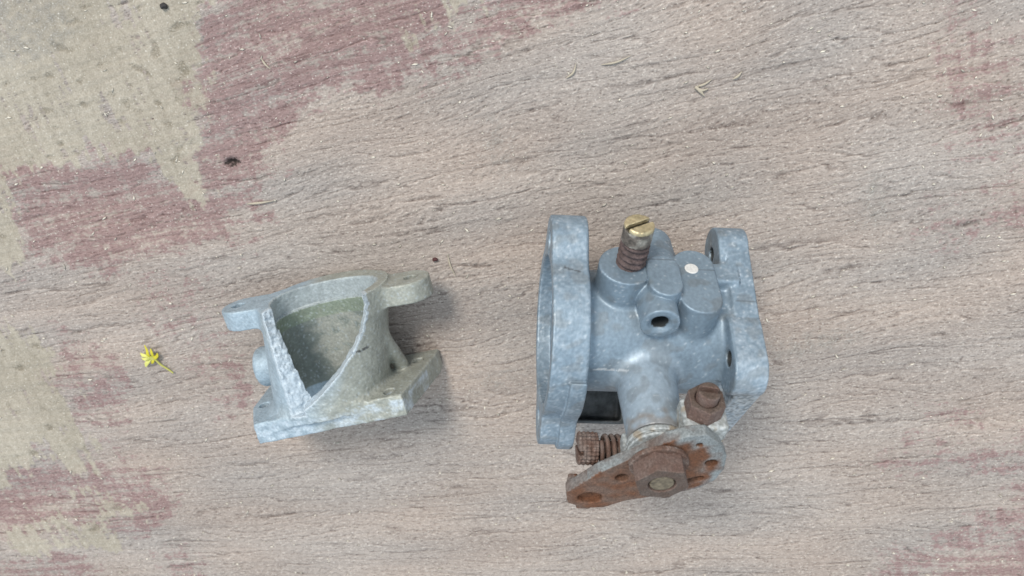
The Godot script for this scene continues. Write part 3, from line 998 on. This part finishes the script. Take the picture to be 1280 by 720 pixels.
func adapter(p: Vector3) -> float:
	var x := p.x
	var y := p.y - 15.5
	var t := p.z
	var cx := axis_x(t)
	var r := Vector2((x - cx) * 0.9, y).length()
	var d := maxf(r - lerpf(15.9, 15.0, clampf((t + 12.0) / 28.0, 0.0, 1.0)), absf(t - 1.5) - 15.5)
	# upper flange with two ears
	var tu := t + 11.1 - x * 0.042
	var ears := smin(capsule2(x, y, -20.0, -1.5, 26.2, -1.5, 6.2), Vector2((x - 3.0) * 0.95, y).length() - 15.6, 3.0)
	d = smin(d, slab(ears, tu, 2.85, 0.5), 2.0)
	# lower plate
	var tl := t - 17.9 + x * 0.015
	var plate := maxf(maxf(y - 12.4, -15.3 - y), absf(x + 0.5) - 26.5)
	plate = maxf(plate, maxf((x - 19.7) * 0.967 + (y - 12.5) * 0.254, -(x + 22.5) * 0.933 + (y - 12.5) * 0.36))
	d = smin(d, slab(plate, tl, 3.2, 0.6), 2.6)
	# side boss and gusset
	d = smin(d, slab(Vector2(y + 5.5, t - 5.8).length() - 5.8, x + 16.6, 7.2, 1.4), 1.4)
	d = smin(d, capsule(p, Vector3(15.8, 16.0, 1.5), Vector3(16.8, 10.0, 13.0), 2.0), 1.2)
	# bore, stepped near the upper flange and narrowing downwards
	var yb := y if y > 0.0 else y * 1.42
	var bore := (Vector2((x - cx) * 0.9, yb).length() - lerpf(12.5, 10.0, clampf((t + 9.0) / 22.0, 0.0, 1.0))) * 0.8
	bore = minf(bore, maxf((Vector2((x - cx) * 0.93, yb).length() - 13.5) * 0.8, t + 8.6))
	d = smax(d, -bore, 0.5)
	if t > 9.0:
		for c in [Vector2(15.6, 8.6), Vector2(20.8, -9.0), Vector2(-23.4, 0.5)]:
			d = smax(d, 1.6 - Vector2(x - c.x, y - c.y).length(), 0.3)
	elif t < -8.0:
		for c in [Vector2(27.2, -1.5), Vector2(-21.8, -1.5)]:
			d = smax(d, 1.8 - Vector2(x - c.x, y - c.y).length(), 0.3)
	if p.y > 12.5 and d < 2.5 and t < 15.5: d = maxf(d, -break_cut(p))
	# chipped front edge of the lower plate
	if t > 12.0:
		d += 0.20 * clampf((y - 4.0) * 0.12, 0.0, 1.0) * (n_mid.get_noise_3d(p.x * 0.28, p.y * 0.28, p.z * 0.4) + 0.4 * n_fine.get_noise_3d(p.x, p.y, p.z))
	return d if d > 1.5 else d + 0.06 * n_fine.get_noise_3d(p.x * 0.7, p.y * 0.7, p.z * 0.7)

func adapter_part(p: Vector3) -> int:
	var r := Vector2((p.x - axis_x(p.z)) * 0.9, p.y - 15.5).length()
	if p.z - 17.9 + p.x * 0.015 > -3.3: return 2
	if p.z + 11.8 - p.x * 0.045 < 3.3:
		if r > 16.2: return 3 if p.x < 3.0 else 4
		return 1
	if p.x < -15.8 and p.y < 16.5: return 5
	if p.x > 14.9 and p.z > -0.8 and p.y > 8.0: return 6
	return 0

func adapter_colour(p: Vector3, n: Vector3) -> Color:
	var a := n_low.get_noise_3d(p.x * 0.07, p.y * 0.07, p.z * 0.07)
	var b := n_mid.get_noise_3d(p.x * 0.25, p.y * 0.25, p.z * 0.25)
	var c := n_fine.get_noise_3d(p.x * 1.1, p.y * 1.1, p.z * 1.1)
	var o := Color(0.40, 0.41, 0.36).lerp(Color(0.385, 0.48, 0.55), clampf(0.45 - p.x * 0.06 + a * 0.6, 0.0, 1.0))
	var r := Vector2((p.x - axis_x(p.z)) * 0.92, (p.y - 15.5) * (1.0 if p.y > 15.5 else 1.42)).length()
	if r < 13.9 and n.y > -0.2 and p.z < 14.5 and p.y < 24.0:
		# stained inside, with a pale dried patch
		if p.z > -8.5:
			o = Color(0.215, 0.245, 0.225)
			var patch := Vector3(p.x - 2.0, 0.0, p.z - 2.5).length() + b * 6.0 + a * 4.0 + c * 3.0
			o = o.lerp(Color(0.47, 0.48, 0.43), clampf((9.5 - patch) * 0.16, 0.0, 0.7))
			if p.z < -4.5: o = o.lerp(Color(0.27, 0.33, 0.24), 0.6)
		else:
			o = Color(0.43, 0.48, 0.49)
	o = grey(o, 1.0 + 0.14 * b + 0.08 * c)
	var fresh := 0.0
	if absf(break_cut(p)) < 0.55: fresh = 0.85
	var front := p.z - 17.4
	if front > -1.6 and p.y > 12.0: fresh = maxf(fresh, clampf(0.35 + b * 0.9 + c * 0.4, 0.0, 0.9))
	fresh = maxf(fresh, clampf(c * 1.6 - 0.75, 0.0, 0.4))
	if absf(p.z - 0.6 - 0.5 * b) < 0.3 and p.x > 5.0 and p.x < 14.0 and r > 14.0: o = Color(0.12, 0.12, 0.11)
	o = o.lerp(Color(0.62, 0.70, 0.77), clampf(fresh * (0.82 + 0.2 * c), 0.0, 1.0))
	return o

func build_broken_adapter():
	var base := Vector3(-50.5, 0, 11.0)
	var place := Transform3D(Basis(Vector3.UP, deg_to_rad(13.0)), base + Vector3(0, 0.0, 0))
	var o := thing("broken_adapter", base, "smaller broken grey cast adapter tube with a V shaped gap and stained inside", "broken casting")
	var ms := model(adapter, Vector3(-29.5, -1.5, -17.5), Vector3(34.5, 33, 22.5), 0.43, place, base, adapter_colour, adapter_part, 7)
	var names := ["tube_wall", "rim", "lower_flange", "ear", "ear", "side_boss", "gusset"]
	for i in 7: part(names[i], ms[i], M.rough_cast, o)

# ---------- the flower ----------
func strip(points: Array, wide: Array, thick: float, up := Vector3.UP) -> ArrayMesh:
	var c := Curve3D.new()
	for i in points.size():
		var t: Vector3 = (points[mini(i + 1, points.size() - 1)] - points[maxi(i - 1, 0)]) * 0.17
		c.add_point(points[i], -t, t)
	var path := PackedVector3Array()
	var ra := PackedFloat32Array()
	var rb := PackedFloat32Array()
	var n := 12
	for i in n:
		var k := i / (n - 1.0)
		path.append(c.sample_baked(c.get_baked_length() * k))
		var f := k * (wide.size() - 1)
		var j := mini(int(f), wide.size() - 2)
		ra.append(lerpf(wide[j], wide[j + 1], f - j))
		rb.append(minf(thick, ra[i]))
	return tube(path, ra, rb, up, 8)

func build_flower():
	var o := thing("wilted_flower", Vector3(-108.8, 0, 24.0), "small wilted yellow flower with thin stem left of the broken casting", "flower")
	o.scale = Vector3.ONE * 0.86
	part("stem", strip([Vector3(0.6, 1.0, 0.4), Vector3(2.2, 0.8, 2.6), Vector3(4.4, 0.6, 4.4), Vector3(6.2, 0.5, 6.0)], [0.42, 0.36, 0.34, 0.28], 0.4), M.stem, o)
	part("calyx", strip([Vector3(0.9, 1.0, 1.0), Vector3(-0.2, 1.1, -0.1), Vector3(-0.9, 1.3, -0.8)], [0.4, 1.1, 0.9], 1.0), M.stem, o)
	var pts := [
		[Vector3(-0.3, 1.4, -0.2), Vector3(-1.5, 2.3, -1.1), Vector3(-3.3, 1.9, -1.4), Vector3(-4.3, 0.9, -1.6)],
		[Vector3(-0.3, 1.4, -0.4), Vector3(-0.8, 2.6, -1.7), Vector3(-1.0, 2.4, -3.3), Vector3(-2.2, 1.2, -4.8)],
		[Vector3(0.1, 1.3, -0.5), Vector3(0.6, 2.2, -1.5), Vector3(0.5, 2.4, -2.8), Vector3(0.0, 1.6, -3.8)],
		[Vector3(-0.4, 1.2, 0.1), Vector3(-1.6, 1.9, 1.2), Vector3(-2.7, 1.2, 2.4), Vector3(-3.4, 0.5, 3.7)],
		[Vector3(-0.4, 1.4, -0.1), Vector3(-1.8, 2.8, -0.2), Vector3(-3.2, 2.0, 0.1), Vector3(-4.2, 0.8, 0.2)],
		[Vector3(0.2, 1.2, 0.1), Vector3(0.2, 1.8, 1.0), Vector3(-0.6, 1.2, 1.9), Vector3(-1.3, 0.5, 2.3)],
		[Vector3(0.2, 1.3, -0.2), Vector3(1.2, 2.0, -0.5), Vector3(1.7, 1.6, -1.0), Vector3(1.6, 0.8, -1.7)],
	]
	for i in pts.size():
		part("petal", strip(pts[i], [[0.3, 0.7, 0.75, 0.3], [0.3, 0.6, 0.45, 0.2], [0.3, 0.55, 0.5, 0.15]][i % 3], 0.13), M.petal_pale if i in [0, 3, 4] else M.petal, o)

# ---------- splinters, crumbs and dust on the board ----------
func splinter(at: Vector2, angle: float, length: float, wide: float, bend: float, label: String, m: Material, called := "splinter", category := "wood splinter"):
	var y := board_height(at.x, at.y)
	var o := thing(called, Vector3(at.x, y, at.y), label, category)
	var d := Vector3(cos(angle), 0, -sin(angle)) * length * 0.5
	var s := Vector3(-d.z, 0, d.x).normalized() * bend
	part("sliver", strip([-d + Vector3(0, wide, 0), s + Vector3(0, wide * 1.6 + absf(bend) * 0.3, 0), d + Vector3(0, wide * 1.1, 0)], [wide * 0.3, wide, wide * 0.8, wide * 0.2], wide * 0.6), m, o)
	return o

func build_litter():
	splinter(Vector2(-71.1, -24.3), 0.13, 7.5, 0.36, 0.1, "pale straight splinter on mauve paint above the broken casting", M.splinter)
	splinter(Vector2(-17.2, -6.5), -1.25, 7.0, 0.28, 0.4, "thin pale fibre standing across the grain between both castings", M.splinter, "wood_fibre", "wood fibre")
	splinter(Vector2(27.1, -63.2), 0.30, 8.0, 0.26, 0.5, "long pale frayed splinter near the top edge above the brass screw", M.splinter)
	var f = splinter(Vector2(50.1, -57.5), 0.45, 4.4, 0.3, 0.3, "forked pale splinter with two short prongs above the outlet flange", M.splinter, "forked_splinter")
	part("prong", strip([Vector3(-2.2, 0.6, 0.9), Vector3(-1.0, 0.9, 1.9), Vector3(0.3, 0.5, 3.2)], [0.4, 0.45, 0.15], 0.3), M.splinter, f)
	part("prong", strip([Vector3(-1.2, 0.8, 1.6), Vector3(-0.2, 0.9, 1.8), Vector3(1.2, 0.4, 1.4)], [0.35, 0.3, 0.12], 0.25), M.splinter, f)
	splinter(Vector2(58.6, -59.5), 0.75, 2.8, 0.35, 0.2, "short pale sliver right of the forked splinter", M.splinter)
	splinter(Vector2(-65.5, -62.0), -0.9, 3.6, 0.3, 0.2, "small light sliver lying slantwise on the upper mauve paint", M.splinter)
	splinter(Vector2(15.5, -60.5), 1.0, 4.5, 0.3, 0.7, "curled pale fibre left of the long frayed splinter", M.splinter, "wood_fibre", "wood fibre")
	# crumbs: lumpy little stones
	for c in [["dark_grit", Vector2(-91.0, -76.4), 0.85, M.grit, "black grit crumb at the top edge of the pale filler", "grit"], ["red_crumb", Vector2(-22.0, -8.2), 0.65, M.crumb, "tiny dark red crumb beside the broken casting's upper ear", "crumb"]]:
		var o := thing(c[0], Vector3(c[1].x, board_height(c[1].x, c[1].y), c[1].y), c[4], c[5])
		var rr: float = c[2]
		part("lump", model(func(p): return p.length() - rr + 0.35 * n_mid.get_noise_3d(p.x * 0.8, p.y * 0.8, p.z * 0.8), Vector3.ONE * -1.8, Vector3.ONE * 1.8, 0.3, Transform3D(Basis(), Vector3(0, rr * 0.5, 0)), Vector3.ZERO, func(_p, _n): return Color.WHITE)[0], c[3], o)
	# dust and fibre flecks that nobody could count
	var rng := RandomNumberGenerator.new()
	rng.seed = 77
	var fleck := ArrayMesh.new()
	var st := SurfaceTool.new()
	st.begin(Mesh.PRIMITIVE_TRIANGLES)
	var v := [Vector3(1, 0, 0), Vector3(0.1, 0.1, 0.55), Vector3(-1, 0.05, 0.1), Vector3(-0.1, -0.1, -0.5), Vector3(0.15, 0.5, 0.05), Vector3(0, -0.4, 0)]
	for q in [[0, 1, 4], [1, 2, 4], [2, 3, 4], [3, 0, 4], [1, 0, 5], [2, 1, 5], [3, 2, 5], [0, 3, 5]]:
		for k in q: st.add_vertex(v[k] * MM)
	st.generate_normals()
	st.commit(fleck)
	var fm := StandardMaterial3D.new()
	fm.albedo_color = Color(0.86, 0.84, 0.80)
	fm.roughness = 0.8
	fm.cull_mode = BaseMaterial3D.CULL_DISABLED
	fm.vertex_color_use_as_albedo = true
	var mm := MultiMesh.new()
	mm.transform_format = MultiMesh.TRANSFORM_3D
	mm.use_colors = true
	mm.mesh = fleck
	mm.instance_count = 4200
	for i in mm.instance_count:
		var x := rng.randf_range(-200, 190)
		var z := rng.randf_range(-110, 130)
		var big := 0.16 + 0.5 * pow(rng.randf(), 5.0)
		var b := Basis(Vector3.UP, rng.randfn(0.2, 0.6)) * Basis(Vector3.RIGHT, rng.randf() * 0.5)
		b = b.scaled_local(Vector3(big * rng.randf_range(0.9, 2.0), big, big))
		mm.set_instance_transform(i, Transform3D(b, Vector3(x, board_height(x, z) + big * 0.25, z) * MM))
		var t := rng.randf_range(0.55, 1.0)
		mm.set_instance_color(i, Color(t, t * 0.97, t * 0.92))
	var dust := MultiMeshInstance3D.new()
	dust.name = "dust"
	dust.multimesh = mm
	dust.material_override = fm
	add_child(dust)
	tag(dust, "pale dust and fibre flecks scattered over the board", "dust", "", "stuff")
